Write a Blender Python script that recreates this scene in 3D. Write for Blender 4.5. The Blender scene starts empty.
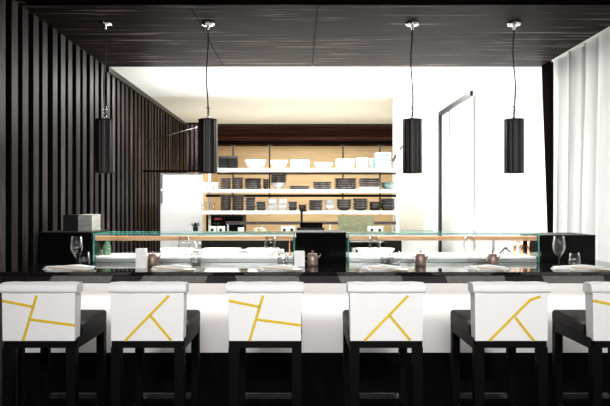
import bpy, math, random
from mathutils import Vector
random.seed(7)
PI = math.pi
scn = bpy.context.scene
C = scn.collection
CAMZ = 1.5
F = 590.0           # focal length in pixels of the 610 px frame
VX, VY = 300.0, 206.0

def wx(px, D): return (px - VX) / F * D
def wz(py, D): return CAMZ + (VY - py) / F * D

# ------------------------------------------------------------------ materials
def new_mat(name):
    m = bpy.data.materials.new(name); m.use_nodes = True
    nt = m.node_tree
    return m, nt, nt.nodes['Principled BSDF']

def plain(name, col, rough=.5, metal=0., spec=.5, bump=0., bscale=60., var=0., vscale=8., coat=0., sub=None):
    m, nt, b = new_mat(name)
    b.inputs['Roughness'].default_value = rough
    b.inputs['Metallic'].default_value = metal
    b.inputs['Specular IOR Level'].default_value = spec
    b.inputs['Coat Weight'].default_value = coat
    tc = nt.nodes.new('ShaderNodeTexCoord')
    n = nt.nodes.new('ShaderNodeTexNoise'); n.inputs['Scale'].default_value = vscale
    n.inputs['Detail'].default_value = 5
    nt.links.new(tc.outputs['Object'], n.inputs['Vector'])
    r = nt.nodes.new('ShaderNodeValToRGB')
    lo = [max(0, c * (1 - var)) for c in col[:3]] + [1]
    hi = [min(1, c * (1 + var)) for c in col[:3]] + [1]
    r.color_ramp.elements[0].color = lo; r.color_ramp.elements[1].color = hi
    r.color_ramp.elements[0].position = .3; r.color_ramp.elements[1].position = .7
    nt.links.new(n.outputs['Fac'], r.inputs['Fac'])
    nt.links.new(r.outputs['Color'], b.inputs['Base Color'])
    if bump:
        n2 = nt.nodes.new('ShaderNodeTexNoise'); n2.inputs['Scale'].default_value = bscale
        n2.inputs['Detail'].default_value = 4
        nt.links.new(tc.outputs['Object'], n2.inputs['Vector'])
        bp = nt.nodes.new('ShaderNodeBump'); bp.inputs['Strength'].default_value = bump
        bp.inputs['Distance'].default_value = .01
        nt.links.new(n2.outputs['Fac'], bp.inputs['Height'])
        nt.links.new(bp.outputs['Normal'], b.inputs['Normal'])
    return m

def wood(name, c0, c1, stretch=(1, 14, 14), scale=3., rough=.35, spec=.5, c2=None, bump=.15, p0=.35, p1=.68):
    m, nt, b = new_mat(name)
    tc = nt.nodes.new('ShaderNodeTexCoord')
    mp = nt.nodes.new('ShaderNodeMapping'); mp.inputs['Scale'].default_value = stretch
    nt.links.new(tc.outputs['Object'], mp.inputs['Vector'])
    n = nt.nodes.new('ShaderNodeTexNoise'); n.inputs['Scale'].default_value = scale
    n.inputs['Detail'].default_value = 9; n.inputs['Roughness'].default_value = .65
    n.inputs['Distortion'].default_value = .3
    nt.links.new(mp.outputs['Vector'], n.inputs['Vector'])
    r = nt.nodes.new('ShaderNodeValToRGB')
    r.color_ramp.elements[0].color = (*c0, 1); r.color_ramp.elements[1].color = (*c1, 1)
    r.color_ramp.elements[0].position = p0; r.color_ramp.elements[1].position = p1
    if c2:
        e = r.color_ramp.elements.new((p0 + p1) / 2); e.color = (*c2, 1)
    nt.links.new(n.outputs['Fac'], r.inputs['Fac'])
    nt.links.new(r.outputs['Color'], b.inputs['Base Color'])
    b.inputs['Roughness'].default_value = rough
    b.inputs['Specular IOR Level'].default_value = spec
    rr = nt.nodes.new('ShaderNodeMapRange')
    rr.inputs['To Min'].default_value = rough * .7; rr.inputs['To Max'].default_value = min(1, rough * 1.5)
    nt.links.new(n.outputs['Fac'], rr.inputs['Value']); nt.links.new(rr.outputs['Result'], b.inputs['Roughness'])
    bp = nt.nodes.new('ShaderNodeBump'); bp.inputs['Strength'].default_value = bump
    bp.inputs['Distance'].default_value = .01
    nt.links.new(n.outputs['Fac'], bp.inputs['Height'])
    nt.links.new(bp.outputs['Normal'], b.inputs['Normal'])
    return m

def pane_glass(name, tint=(.93, .98, .97), rough=.0, refl=1.0):
    m = bpy.data.materials.new(name); m.use_nodes = True
    nt = m.node_tree; nt.nodes.remove(nt.nodes['Principled BSDF'])
    out = nt.nodes['Material Output']
    tr = nt.nodes.new('ShaderNodeBsdfTransparent'); tr.inputs['Color'].default_value = (*tint, 1)
    gl = nt.nodes.new('ShaderNodeBsdfGlossy'); gl.inputs['Roughness'].default_value = rough
    fr = nt.nodes.new('ShaderNodeLayerWeight'); fr.inputs['Blend'].default_value = .5
    pw = nt.nodes.new('ShaderNodeMath'); pw.operation = 'POWER'; pw.inputs[1].default_value = 3.2
    mm = nt.nodes.new('ShaderNodeMath'); mm.operation = 'MULTIPLY_ADD'; mm.inputs[1].default_value = refl; mm.inputs[2].default_value = .05
    mm.use_clamp = True
    mx = nt.nodes.new('ShaderNodeMixShader')
    nt.links.new(fr.outputs['Facing'], pw.inputs[0]); nt.links.new(pw.outputs[0], mm.inputs[0]); nt.links.new(mm.outputs[0], mx.inputs['Fac'])
    nt.links.new(tr.outputs[0], mx.inputs[1]); nt.links.new(gl.outputs[0], mx.inputs[2])
    nt.links.new(mx.outputs[0], out.inputs['Surface'])
    return m

def lit(name, col, strength):
    m, nt, b = new_mat(name)
    b.inputs['Base Color'].default_value = (*col, 1)
    b.inputs['Emission Color'].default_value = (*col, 1)
    b.inputs['Emission Strength'].default_value = strength
    return m

M = {}
M['soffit'] = wood('dark stained ceiling boards', (.006, .003, .003), (.21, .178, .172), (.40, 8, 8), 2.6, .55, .04, (.016, .009, .009), p0=.44, p1=.66)
M['beam'] = wood('black stained beam', (.002, .0015, .0015), (.006, .004, .004), (1, 16, 16), 2, .85, .0)
M['slat'] = wood('stained slat wood', (.006, .004, .004), (.115, .097, .094), (5, 5, .6), 3, .5, .12, (.045, .032, .031))
M['dark_back'] = plain('black backing and batten shade', (.004, .004, .004), .9, spec=.1)
M['slat_brown'] = wood('red brown slat wood', (.008, .003, .003), (.070, .046, .042), (5, 5, .6), 3, .5, .12, (.030, .017, .015))
M['slat_dark'] = wood('near black slat wood', (.004, .003, .003), (.045, .040, .040), (5, 5, .6), 3, .5, .12, (.016, .012, .012))
M['white_wall'] = plain('white painted plaster', (.88, .88, .87), .7, var=.015, vscale=3)
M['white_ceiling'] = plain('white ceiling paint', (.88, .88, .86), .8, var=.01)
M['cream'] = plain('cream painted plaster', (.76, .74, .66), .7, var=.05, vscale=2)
M['ivory'] = plain('ivory panel paint', (.60, .58, .47), .6, var=.04)
M['tan'] = wood('tan veneer wall', (.52, .38, .21), (.66, .50, .30), (1, 1, 8), 1.2, .5, .3, bump=.03)
M['brown_ceiling'] = wood('brown stained boards', (.016, .008, .007), (.12, .060, .050), (1, 9, 9), 1, .7, .0)
M['carpet'] = plain('black carpet', (.0035, .0033, .0033), .95, spec=.05, bump=.5, bscale=200)
M['panel'] = plain('warm white lacquered bar front', (.84, .82, .81), .38, var=.02, vscale=2.5)
M['plinth'] = wood('black veined stone', (.0006, .0006, .0006), (.007, .007, .0065), (6, 2, 3), 3, .6, .08, bump=.1, p0=.5, p1=.85)
M['stone'] = plain('polished black stone', (.008, .008, .009), .045, spec=.8, var=.4, vscale=30)
M['fascia'] = wood('dark brown fascia wood', (.002, .001, .001), (.014, .006, .006), (1.5, 10, 10), 3, .35, .4)
M['fascia_grey'] = plain('grey leather pad', (.11, .105, .10), .6, var=.2, vscale=40, bump=.2)
M['lacquer'] = plain('black lacquer', (.003, .003, .003), .10, spec=.10)
M['lacquer_matt'] = plain('matt black panel', (.004, .004, .004), .55, spec=.2)
M['grey_board'] = wood('charcoal grained board', (.14, .145, .14), (.42, .43, .41), (1, 1, 9), 4, .5, .3)
M['fabric'] = plain('white slipcover cloth', (.83, .82, .815), .85, spec=.15, bump=.12, bscale=9, var=.012, vscale=6)
M['yellow'] = plain('yellow ribbon', (.70, .48, .02), .6, spec=.2, var=.05)
M['leather'] = plain('black leather', (.008, .0075, .0075), .5, spec=.12, bump=.2, bscale=120)
M['black_wood'] = plain('black lacquered wood', (.0018, .0017, .0017), .5, spec=.12)
M['shade'] = wood('dark bronze shade', (.0025, .0015, .001), (.014, .009, .007), (26, 26, .15), 2.2, .35, .35, bump=.05)
M['chrome'] = plain('brushed steel', (.62, .62, .60), .22, 1.)
M['cord'] = plain('black cord', (.012, .011, .011), .5)
M['white_gloss'] = plain('white glazed ceramic', (.86, .86, .84), .18, var=.02)
M['pale_blue'] = plain('pale blue green glaze', (.30, .45, .45), .2, var=.08)
M['dark_ceramic'] = plain('charcoal brown glaze', (.030, .024, .022), .3, var=.5, vscale=25)
M['brown_ceramic'] = plain('brown speckled glaze', (.085, .058, .050), .35, var=.5, vscale=30)
M['rim_glaze'] = plain('worn light glaze on dish rims', (.22, .19, .175), .4, var=.7, vscale=30)
M['slate'] = plain('slate grey glaze', (.045, .048, .052), .35, var=.35, vscale=20)
M['bamboo'] = wood('light bamboo', (.60, .32, .15), (.90, .62, .38), (1, 12, 12), 3, .4, .4, bump=.03)
M['copper'] = plain('copper', (.60, .30, .18), .25, 1., var=.15, vscale=20)
M['bronze'] = plain('aged copper pitcher', (.30, .215, .18), .45, .65, var=.35, vscale=30)
M['steel'] = plain('stainless steel', (.55, .56, .55), .3, 1.)
M['napkin'] = plain('white folded linen', (.86, .855, .83), .8, spec=.2, bump=.15, bscale=60)
M['bone'] = plain('cream porcelain rest', (.80, .76, .64), .3)
M['chop'] = wood('pale chopstick wood', (.45, .33, .18), (.66, .53, .33), (1, 8, 8), 5, .45, .4)
M['glass'] = pane_glass('clear glass', (.985, .985, .98), .0, 1.2)
M['pane'] = pane_glass('case glass', (.985, .995, .992), .0, .6)
M['glass_edge'] = plain('green glass edge', (.10, .42, .37), .12, spec=.8, var=.3, vscale=14)
M['curtain'] = None
M['frame_grey'] = plain('dark grey metal frame', (.018, .019, .02), .5, .0, spec=.2)
M['green'] = plain('green leaves', (.05, .12, .06), .5, var=.4, vscale=30)
M['red'] = plain('red petals', (.42, .04, .03), .5, var=.3, vscale=30)
M['screen'] = wood('pale green woven screen', (.34, .36, .20), (.60, .60, .40), (4, 4, 14), 4, .6, .3)
M['lamp_on'] = lit('lit downlight lens', (1, .97, .90), 12)
M['lamp_warm'] = lit('lit warm bulb', (1, .86, .66), 3)

m, nt, b = new_mat('sheer white curtain cloth')
nt.nodes.remove(b)
dif = nt.nodes.new('ShaderNodeBsdfDiffuse'); dif.inputs['Color'].default_value = (.80, .82, .79, 1)
trl = nt.nodes.new('ShaderNodeBsdfTranslucent'); trl.inputs['Color'].default_value = (.78, .81, .78, 1)
mx = nt.nodes.new('ShaderNodeMixShader'); mx.inputs['Fac'].default_value = .5
tc = nt.nodes.new('ShaderNodeTexCoord'); mp = nt.nodes.new('ShaderNodeMapping'); mp.inputs['Scale'].default_value = (30, 30, 1.2)
nn = nt.nodes.new('ShaderNodeTexNoise'); nn.inputs['Scale'].default_value = 2; nn.inputs['Detail'].default_value = 6
rp = nt.nodes.new('ShaderNodeValToRGB'); rp.color_ramp.elements[0].color = (.74, .75, .73, 1); rp.color_ramp.elements[1].color = (.88, .885, .87, 1)
nt.links.new(tc.outputs['Object'], mp.inputs['Vector']); nt.links.new(mp.outputs['Vector'], nn.inputs['Vector'])
nt.links.new(nn.outputs['Fac'], rp.inputs['Fac'])
nt.links.new(rp.outputs['Color'], dif.inputs['Color']); nt.links.new(rp.outputs['Color'], trl.inputs['Color'])
nt.links.new(dif.outputs[0], mx.inputs[1]); nt.links.new(trl.outputs[0], mx.inputs[2])
nt.links.new(mx.outputs[0], nt.nodes['Material Output'].inputs['Surface'])
M['curtain'] = m

# ------------------------------------------------------------------ mesh builder
class MB:
    def __init__(s): s.v = []; s.f = []; s.m = []; s.sm = []; s.mats = []
    def mi(s, mat):
        if mat not in s.mats: s.mats.append(mat)
        return s.mats.index(mat)
    def add(s, vs, fs, mat, smooth=False):
        o = len(s.v); s.v += [tuple(v) for v in vs]
        k = s.mi(mat)
        for f in fs:
            s.f.append([i + o for i in f]); s.m.append(k); s.sm.append(smooth)
        return s
    def box(s, x0, x1, y0, y1, z0, z1, mat, sides=None):
        vs = [(x0,y0,z0),(x1,y0,z0),(x1,y1,z0),(x0,y1,z0),(x0,y0,z1),(x1,y0,z1),(x1,y1,z1),(x0,y1,z1)]
        s.add(vs, [(0,3,2,1),(4,5,6,7),(0,1,5,4),(1,2,6,5),(2,3,7,6),(3,0,4,7)], mat)
        if sides:     # thin pane: give the narrow faces another material
            d = [x1-x0, y1-y0, z1-z0]; ax = d.index(min(d))
            big = {0: (3, 5), 1: (2, 4), 2: (0, 1)}[ax]
            k = s.mi(sides)
            for i in range(6):
                if i not in big: s.m[len(s.f) - 6 + i] = k
        return s
    def hexa(s, vs, mat):
        return s.add(vs, [(0,3,2,1),(4,5,6,7),(0,1,5,4),(1,2,6,5),(2,3,7,6),(3,0,4,7)], mat)
    def lathe(s, prof, mat, cx=0, cy=0, seg=24, sq=0, cap=True, sx=1, sy=1):
        vs = []
        for (r, z) in prof:
            for k in range(seg):
                a = 2 * PI * (k + .5) / seg
                ca, sa = math.cos(a), math.sin(a)
                q = 1
                if sq: q = 1 / (abs(ca) ** sq + abs(sa) ** sq) ** (1 / sq)
                vs.append((cx + r * q * ca * sx, cy + r * q * sa * sy, z))
        fs = []
        for i in range(len(prof) - 1):
            for k in range(seg):
                k2 = (k + 1) % seg
                fs.append((i*seg+k, i*seg+k2, (i+1)*seg+k2, (i+1)*seg+k))
        if cap:
            fs.append(tuple(range(seg-1, -1, -1)))
            fs.append(tuple((len(prof)-1)*seg + k for k in range(seg)))
        return s.add(vs, fs, mat, True)
    def tube(s, pts, r, mat, seg=8, r2=None):
        pts = [Vector(p) for p in pts]; vs = []
        n = len(pts)
        for i, p in enumerate(pts):
            t = (pts[min(i+1, n-1)] - pts[max(i-1, 0)]).normalized()
            up = Vector((0, 0, 1)) if abs(t.z) < .9 else Vector((1, 0, 0))
            u = t.cross(up).normalized(); w = t.cross(u).normalized()
            rr = r if r2 is None else r + (r2 - r) * i / (n - 1)
            for k in range(seg):
                a = 2 * PI * k / seg
                vs.append(p + u * (rr * math.cos(a)) + w * (rr * math.sin(a)))
        fs = []
        for i in range(n - 1):
            for k in range(seg):
                k2 = (k + 1) % seg
                fs.append((i*seg+k, i*seg+k2, (i+1)*seg+k2, (i+1)*seg+k))
        fs.append(tuple(range(seg-1, -1, -1))); fs.append(tuple((n-1)*seg+k for k in range(seg)))
        return s.add(vs, fs, mat, True)
    def mesh(s, name):
        me = bpy.data.meshes.new(name); me.from_pydata(s.v, [], s.f)
        for mt in s.mats: me.materials.append(mt)
        for p, k, sm in zip(me.polygons, s.m, s.sm): p.material_index = k; p.use_smooth = sm
        me.update()
        import bmesh
        bm = bmesh.new(); bm.from_mesh(me); bmesh.ops.recalc_face_normals(bm, faces=bm.faces); bm.to_mesh(me); bm.free()
        return me
    def build(s, name, parent=None, loc=(0,0,0), bevel=0, segs=2, sub=0):
        o = bpy.data.objects.new(name, s.mesh(name)); C.objects.link(o)
        o.location = loc
        if parent: o.parent = parent
        if bevel:
            b = o.modifiers.new('bevel', 'BEVEL'); b.width = bevel; b.segments = segs; b.limit_method = 'ANGLE'
            b.angle_limit = math.radians(40); b.harden_normals = False
        if sub:
            sd = o.modifiers.new('sub', 'SUBSURF'); sd.levels = sub; sd.render_levels = sub
        return o

def tag(o, label=None, cat=None, group=None, kind=None):
    if label: o['label'] = label
    if cat: o['category'] = cat
    if group: o['group'] = group
    if kind: o['kind'] = kind
    return o
def thing(name, label, cat, loc=(0,0,0), group=None, rz=0):
    o = bpy.data.objects.new(name, None); C.objects.link(o)
    o.empty_display_size = .05
    o.location = loc; o.rotation_euler = (0, 0, rz)
    return tag(o, label, cat, group)
def struct(o, label=None, cat=None):
    o['kind'] = 'structure'
    if label: o['label'] = label
    if cat: o['category'] = cat
    return o
def kids(o): return [c for c in bpy.data.objects if c.parent == o]
def dup(root, loc, label, rz=0, group=None):
    def cp(o, parent):
        c = o.copy(); C.objects.link(c)
        if parent: c.parent = parent
        for ch in kids(o): 
            cp(ch, c)
        return c
    src_children = kids(root)
    r = root.copy(); C.objects.link(r); r.location = loc; r.rotation_euler = (0, 0, rz); r['label'] = label
    if group: r['group'] = group
    for ch in src_children:
        gs = kids(ch)
        c = ch.copy(); C.objects.link(c); c.parent = r
        for g in gs:
            d = g.copy(); C.objects.link(d); d.parent = c
    return r

# ------------------------------------------------------------------ key positions
CEIL = CAMZ + 1.42
XL, XR = -1.97, 2.46
D_SOF0, D_SOF1 = 4.15, 6.02
D_BACK, D_MID, D_FAR = 7.68, 10.3, 14.0
DC = 3.84                       # bar edge
CT = CAMZ - .43                 # bar top height
DCASE = 4.45                    # front of the glass cases
XK = 1.83                       # kitchen right wall

# ------------------------------------------------------------------ the setting
struct(MB().box(-4, 4, -1.5, D_FAR + .1, -.1, 0, M['carpet']).build('floor'), 'black carpeted floor', 'floor')
# wooden ceiling over the bar: two rows of boards with thin gaps
b = MB()
seams_x = [-4.0, wx(200, 4.6) , wx(314, 5.2), 4.0]
rows_y = [-1.5, 1.2, 3.2, 4.9, D_SOF1]
for i in range(3):
    for j in range(4):
        b.box(seams_x[i] + .003, seams_x[i+1] - .003, rows_y[j] + .0015, rows_y[j+1] - .0015, CEIL, CEIL + .03, M['soffit'])
b.box(-4, 4, -1.5, D_SOF1, CEIL + .03, CEIL + .06, M['lacquer_matt'])
struct(b.build('ceiling'), 'dark stained timber ceiling over the bar', 'ceiling')
struct(MB().box(XL + .06, XR, 3.75, D_SOF0, CEIL - .006, CEIL + .03, M['beam']).build('trim_1'), 'black beam along the front of the timber ceiling', 'beam')
struct(MB().box(XL - .1, 3.4, D_SOF1, D_BACK, CEIL + .004, CEIL + .06, M['white_ceiling']).build('ceiling'), 'white ceiling over the open kitchen', 'ceiling')
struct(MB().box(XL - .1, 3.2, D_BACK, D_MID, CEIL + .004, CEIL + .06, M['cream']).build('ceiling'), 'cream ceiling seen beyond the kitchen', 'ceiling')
b = MB()
for x0, x1 in ((XL-.1, wx(272, 12) - .01), (wx(272, 12), wx(343, 12) - .01), (wx(343, 12), 3.2)):
    b.box(x0, x1, D_MID, D_FAR, CEIL + .002, CEIL + .05, M['brown_ceiling'])
struct(b.build('ceiling'), 'brown boarded ceiling at the far end', 'ceiling')
struct(MB().box(XL, 3.2, D_MID - .06, D_MID, CEIL - .02, CEIL + .05, M['lacquer_matt']).build('trim_2'))
struct(MB().box(XL, 3.2, 12.9, 13.0, CEIL - .06, CEIL, M['beam']).build('trim_3'))
struct(MB().box(XL - .1, 3.3, D_FAR, D_FAR + .1, 0, CEIL, M['tan']).build('wall_far'), 'tan wall behind the shelves', 'wall')
struct(MB().box(XL - .04, XL - .01, D_MID + .05, D_FAR, 0, CEIL, M['tan']).build('wall_far_left'))
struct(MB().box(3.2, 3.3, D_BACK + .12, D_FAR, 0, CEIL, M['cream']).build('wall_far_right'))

# slatted wall on the left
b = MB()
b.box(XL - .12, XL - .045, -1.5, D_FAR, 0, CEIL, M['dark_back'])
pitch, y = .1665, -1.3
y = 1.97 * F / 288.8 - pitch * 32
while y < D_MID - .05:
    w = .088
    # ripped timber battens, each a little different in depth
    d = .045 + random.uniform(-.004, .006)
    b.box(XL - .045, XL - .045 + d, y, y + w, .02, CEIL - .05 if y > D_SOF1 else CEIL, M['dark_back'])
    k = b.mi(M[random.choice(('slat', 'slat', 'slat_brown', 'slat_dark'))]); b.m[-3] = k          # wood colour on the outer face only; black edges paint in the gap shade
    y += pitch
b.box(XL - .045, XL + .02, D_SOF1, D_MID, CEIL - .05, CEIL + .004, M['fascia'])
struct(b.build('wall_left'), 'dark timber batten wall on the left', 'wall')

# walls on the right
b = MB()
DB = 6.22
struct(MB().box(3.3, 3.4, D_SOF1, D_BACK + .1, 0, CEIL, M['white_wall']).build('wall_right'), 'white kitchen side wall', 'wall')
struct(MB().box(XR + .12, 3.4, D_SOF1 + .0, D_SOF1 + .1, 0, CEIL, M['white_wall']).build('wall_return'), 'white wall beside the pillar', 'wall')
b = MB()
b.box(wx(394, D_BACK), 3.3, D_BACK, D_BACK + .12, 0, CEIL, M['white_wall'])
b.box(XL, wx(155, D_BACK), D_BACK + .0, D_BACK + .02, 0, .02, M['white_wall'])
struct(b.build('wall_back'), 'white pier at the right of the shelves', 'wall')
# far wall facing that carries on to meet the tan wall
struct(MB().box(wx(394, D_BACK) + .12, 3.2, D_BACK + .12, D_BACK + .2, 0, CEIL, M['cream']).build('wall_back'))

# dark pillar at the end of the curtain (slightly out of plumb)
D0, D1 = 5.84, 5.98
xa, xb = wx(541.5, D1), wx(553, D0); xc, xd = wx(547.5, D1), wx(557, D0)
xk = xb + .12
def lerp(a, c, t): return a + (c - a) * t
zb = wz(235, D0)
sl0 = (xa - xc) / (CEIL - zb); 
def xat(x, z, s): return x + s * (z - zb)
b = MB()
b.hexa([(xat(xc, 0, sl0), D0, 0), (xat(xc, 0, sl0) + .16, D0, 0), (xat(xc, 0, sl0) + .16, D1, 0), (xat(xc, 0, sl0), D1, 0),
        (xa, D0, CEIL), (xa + .17, D0, CEIL), (xa + .17, D1, CEIL), (xa, D1, CEIL)], M['beam'])
struct(b.build('trim_4'), 'black pillar beside the white curtain', 'pillar')

# tall frame on the kitchen side wall (glazed door)
b = MB()
dj0, dj1 = XK * F / (473 - VX), XK * F / (441 - VX)
zt = wz(116, dj1)
b.box(XK - .03, XK + .0, dj1 - .05, dj1 + .04, 0, zt + .02, M['frame_grey'])
b.box(XK - .03, XK + .0, dj0, dj1, zt, zt + .05, M['frame_grey'])
b.box(XK - .012, XK - .001, dj1 - .45, dj1 - .43, zt - .35, zt, M['frame_grey'])
b.box(XK - .001, XK + .03, dj0, dj1 - .05, 0, zt, M['white_wall'])
struct(b.build('door_1'), 'tall dark framed doorway on the white kitchen wall', 'door')

tag(MB().tube([(XL + .01, 7.6, CAMZ + .84), (wx(198, 7.3), 7.3, wz(127, 7.3))], .004, M['steel'], 8).build('tie_rod'), 'thin steel rod slanting from the batten wall to the bulkhead', 'rod')
# pale door panel at the left of the shelves, with the slatted bulkhead over it
DP = 7.42
b = MB()
b.box(wx(160.5, DP), wx(202.5, DP), DP, DP + .05, 0, wz(173, DP), M['white_wall'])
b.box(wx(158.5, DP), wx(160.5, DP), DP - .02, DP + .05, 0, wz(172.5, DP), M['frame_grey'])
b.box(wx(160.5, DP), wx(163, DP), DP - .012, DP, wz(188, DP), wz(174.5, DP), M['steel'])
b.box(wx(160.5, DP), wx(163, DP), DP - .012, DP, wz(203, DP), wz(191, DP), M['steel'])
struct(b.build('door_2'), 'white door panel left of the shelves', 'door')
b = MB()
zt, zb2 = wz(124.5, DP), wz(172, DP)
b.box(XL + .005, wx(214, DP), DP - .03, DP + .03, zb2, zb2 + .022, M['beam'])
b.box(wx(187, DP), wx(214, DP), DP - .03, DP + .03, zt, zt + .02, M['beam'])
b.box(wx(187, DP), wx(214, DP), DP + .02, DP + .04, zb2, zt, M['dark_back'])
x = wx(187, DP)
while x < wx(212, DP):
    b.box(x, x + .028, DP - .02, DP + .02, zb2 + .022, zt, M['slat']); x += .054
b.box(wx(214, DP), wx(217, DP), DP - .05, DP + .05, zb2 - .01, wz(121, DP), M['steel'])
struct(b.build('trim_5'), 'slatted bulkhead above the white door', 'bulkhead')

# cream cupboard panel right of the shelves
b = MB()
DQ = 7.6
b.box(wx(395, DQ), wx(423.5, DQ), DQ, D_BACK, 0, wz(128, DQ), M['ivory'])
struct(b.build('trim_6'), 'cream panel right of the shelves', 'panel')

# recessed downlights in the kitchen ceiling
for i, (px, nm) in enumerate(((240, 'left'), (305, 'middle'), (360, 'right'))):
    Dl = 1.42 * F / (206 - 84)
    t = thing('downlight', 'round recessed downlight in white kitchen ceiling, %s one of three' % nm, 'ceiling light', (wx(px, Dl), Dl, CEIL + .004), 'kitchen ceiling downlights')
    MB().lathe([(.055, -.006), (.055, 0), (.04, 0), (.04, -.006)], M['white_gloss'], cap=False).build('trim_ring', t)
    MB().lathe([(.0395, -.003), (.0395, -.0005)], M['lamp_on']).build('lens', t)

# ------------------------------------------------------------------ curtain
b = MB()
ny, nz = 150, 10
vs = []
y0c, y1c = 2.6, 5.70
for j in range(nz + 1):
    z = .01 + (CEIL - .03) * j / nz
    for i in range(ny + 1):
        t = i / ny; yy = y0c + (y1c - y0c) * t
        ph = 2 * PI * yy / .27
        a = .028 + .010 * math.sin(yy * 5.1)
        off = a * math.sin(ph + .5 * math.sin(yy * 3)) + .010 * math.sin(ph * 2.3 + z * .7) + .012 * math.sin(z * 1.3 + yy * 2)
        vs.append((XR + off, yy + .03 * math.sin(ph * 2), z))
fs = [(j*(ny+1)+i, j*(ny+1)+i+1, (j+1)*(ny+1)+i+1, (j+1)*(ny+1)+i) for j in range(nz) for i in range(ny)]
b.add(vs, fs, M['curtain'], True)
t = thing('curtain', 'sheer white floor-length curtain hanging at the right', 'curtain', (0, 0, 0))
o = b.build('drape', t)
sd = o.modifiers.new('solid', 'SOLIDIFY'); sd.thickness = .002
MB().box(XR - .02, XR + .02, y0c, y1c + .02, CEIL - .022, CEIL - .004, M['white_gloss']).build('curtain_track', t)

# ------------------------------------------------------------------ bar counter
t = thing('bar_counter', 'long black polished bar counter with white lacquered front', 'bar counter', (0, 0, 0))
XC0, XC1 = XL + .014, XR - .10
MB().box(XC0, XC1, DC, 4.95, CT - .022, CT, M['stone']).build('counter_top', t, bevel=.002)
FZ0 = wz(283.3, DC + .02)
MB().box(XC0, XC1, DC + .02, DC + .06, FZ0, CT - .022, M['fascia']).build('fascia', t)
for a, c in ((48, 110), (139, 205), (238, 300), (341, 403), (448, 506), (545, 605)):
    Dp = DC + .015; k = 5
    x0, x1 = wx(a, Dp), wx(c, Dp); z0, z1 = FZ0 + .004, CT - .024
    s0 = .03 if c < 300 else -.02
    MB().hexa([(x0 - s0*0, DC+.014, z0), (x1 + .0, DC+.014, z0), (x1, DC+.021, z0), (x0, DC+.021, z0),
               (x0 + s0, DC+.014, z1), (x1 + s0*.6, DC+.014, z1), (x1 + s0*.6, DC+.021, z1), (x0 + s0, DC+.021, z1)], M['fascia_grey']).build('fascia_pad', t)['label'] = 'grey pad'
DPN = 4.2
zp = wz(352.6, DPN)
MB().box(XC0, XC1, DPN, DPN + .06, zp, CT - .022, M['panel']).build('front_panel', t)
MB().box(XC0, XC1, DPN - .005, DPN + .07, .0, zp - .001, M['plinth']).build('plinth', t)
MB().box(XC0, XC1, DC + .06, DPN, FZ0 + .02, FZ0 + .035, M['panel']).build('underside', t)

# ------------------------------------------------------------------ bar stools
SD = 3.30
W2 = .205
def strip(b, pts, y, mat, w=.0075):
    for (xa_, za), (xb_, zb_) in zip(pts[:-1], pts[1:]):
        d = Vector((xb_ - xa_, zb_ - za)); n = Vector((-d.y, d.x)).normalized() * w; e = d.normalized() * .003
        q = [(xa_ - e.x + n.x, za - e.y + n.y), (xa_ - e.x - n.x, za - e.y - n.y), (xb_ + e.x - n.x, zb_ + e.y - n.y), (xb_ + e.x + n.x, zb_ + e.y + n.y)]
        vs = [(p[0], y - .0022, p[1]) for p in q] + [(p[0], y + .001, p[1]) for p in q]
        b.hexa([vs[0], vs[1], vs[2], vs[3], vs[4], vs[5], vs[6], vs[7]], mat)
def back_cover(kind):
    b = MB()
    zb_, zt_ = wz(341, SD), wz(287, SD)
    # panel as a grid so the cloth can hang slightly loose
    nx, nz_ = 16, 10
    def surf(u, v, face):
        hw = W2 * (.985 + .02 * v)
        x = (u * 2 - 1) * hw
        z = zb_ + (zt_ - zb_) * v
        if face: y = .0 + .0025 * math.sin(u * 9 + v * 4) * math.sin(PI * v) * 0
        else: y = .095 - .015 * (1 - v)
        return (x, y, z)
    vs = []; fs = []
    for face in (1, 0):
        for j in range(nz_ + 1):
            for i in range(nx + 1): vs.append(surf(i / nx, j / nz_, face))
    N = (nx + 1) * (nz_ + 1)
    for j in range(nz_):
        for i in range(nx):
            a = j*(nx+1)+i
            fs.append((a, a+1, a+nx+2, a+nx+1)); fs.append((N+a, N+a+nx+1, N+a+nx+2, N+a+1))
    for j in range(nz_):
        a = j*(nx+1); fs.append((a, a+nx+1, N+a+nx+1, N+a))
        a = j*(nx+1)+nx; fs.append((a, N+a, N+a+nx+1, a+nx+1))
    for i in range(nx):
        fs.append((i, N+i, N+i+1, i+1)); a = nz_*(nx+1)+i; fs.append((a, a+1, N+a+1, N+a))
    b.add(vs, fs, M['fabric'])
    fc = 265.0 if kind == 'A' else (147.2 if kind == 'B' else 512.)
    def q(px, py): return ((px - fc) / F * SD, wz(py, SD))
    if kind == 'A':
        L = [[q(229, 300.8), q(259.6, 306.9)], [q(263, 296), q(249.6, 340.5)], [q(257.6, 319.6), q(301, 325.3)]]
    elif kind == 'B':
        L = [[q(125.3, 340.5), q(168.5, 296)], [q(150.7, 316), q(170.8, 340)]]
    else:
        L = [[q(490.2, 340.5), q(530.6, 300), q(540.6, 296.6)], [q(516.2, 318), q(534, 340.5)]]
    for l in L: strip(b, l, 0, M['yellow'])
    return b
ZS = wz(309.5, 3.83)        # seat top
ZF0 = wz(348, SD)           # bottom of the seat frame
ZF1 = wz(341, SD)
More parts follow.
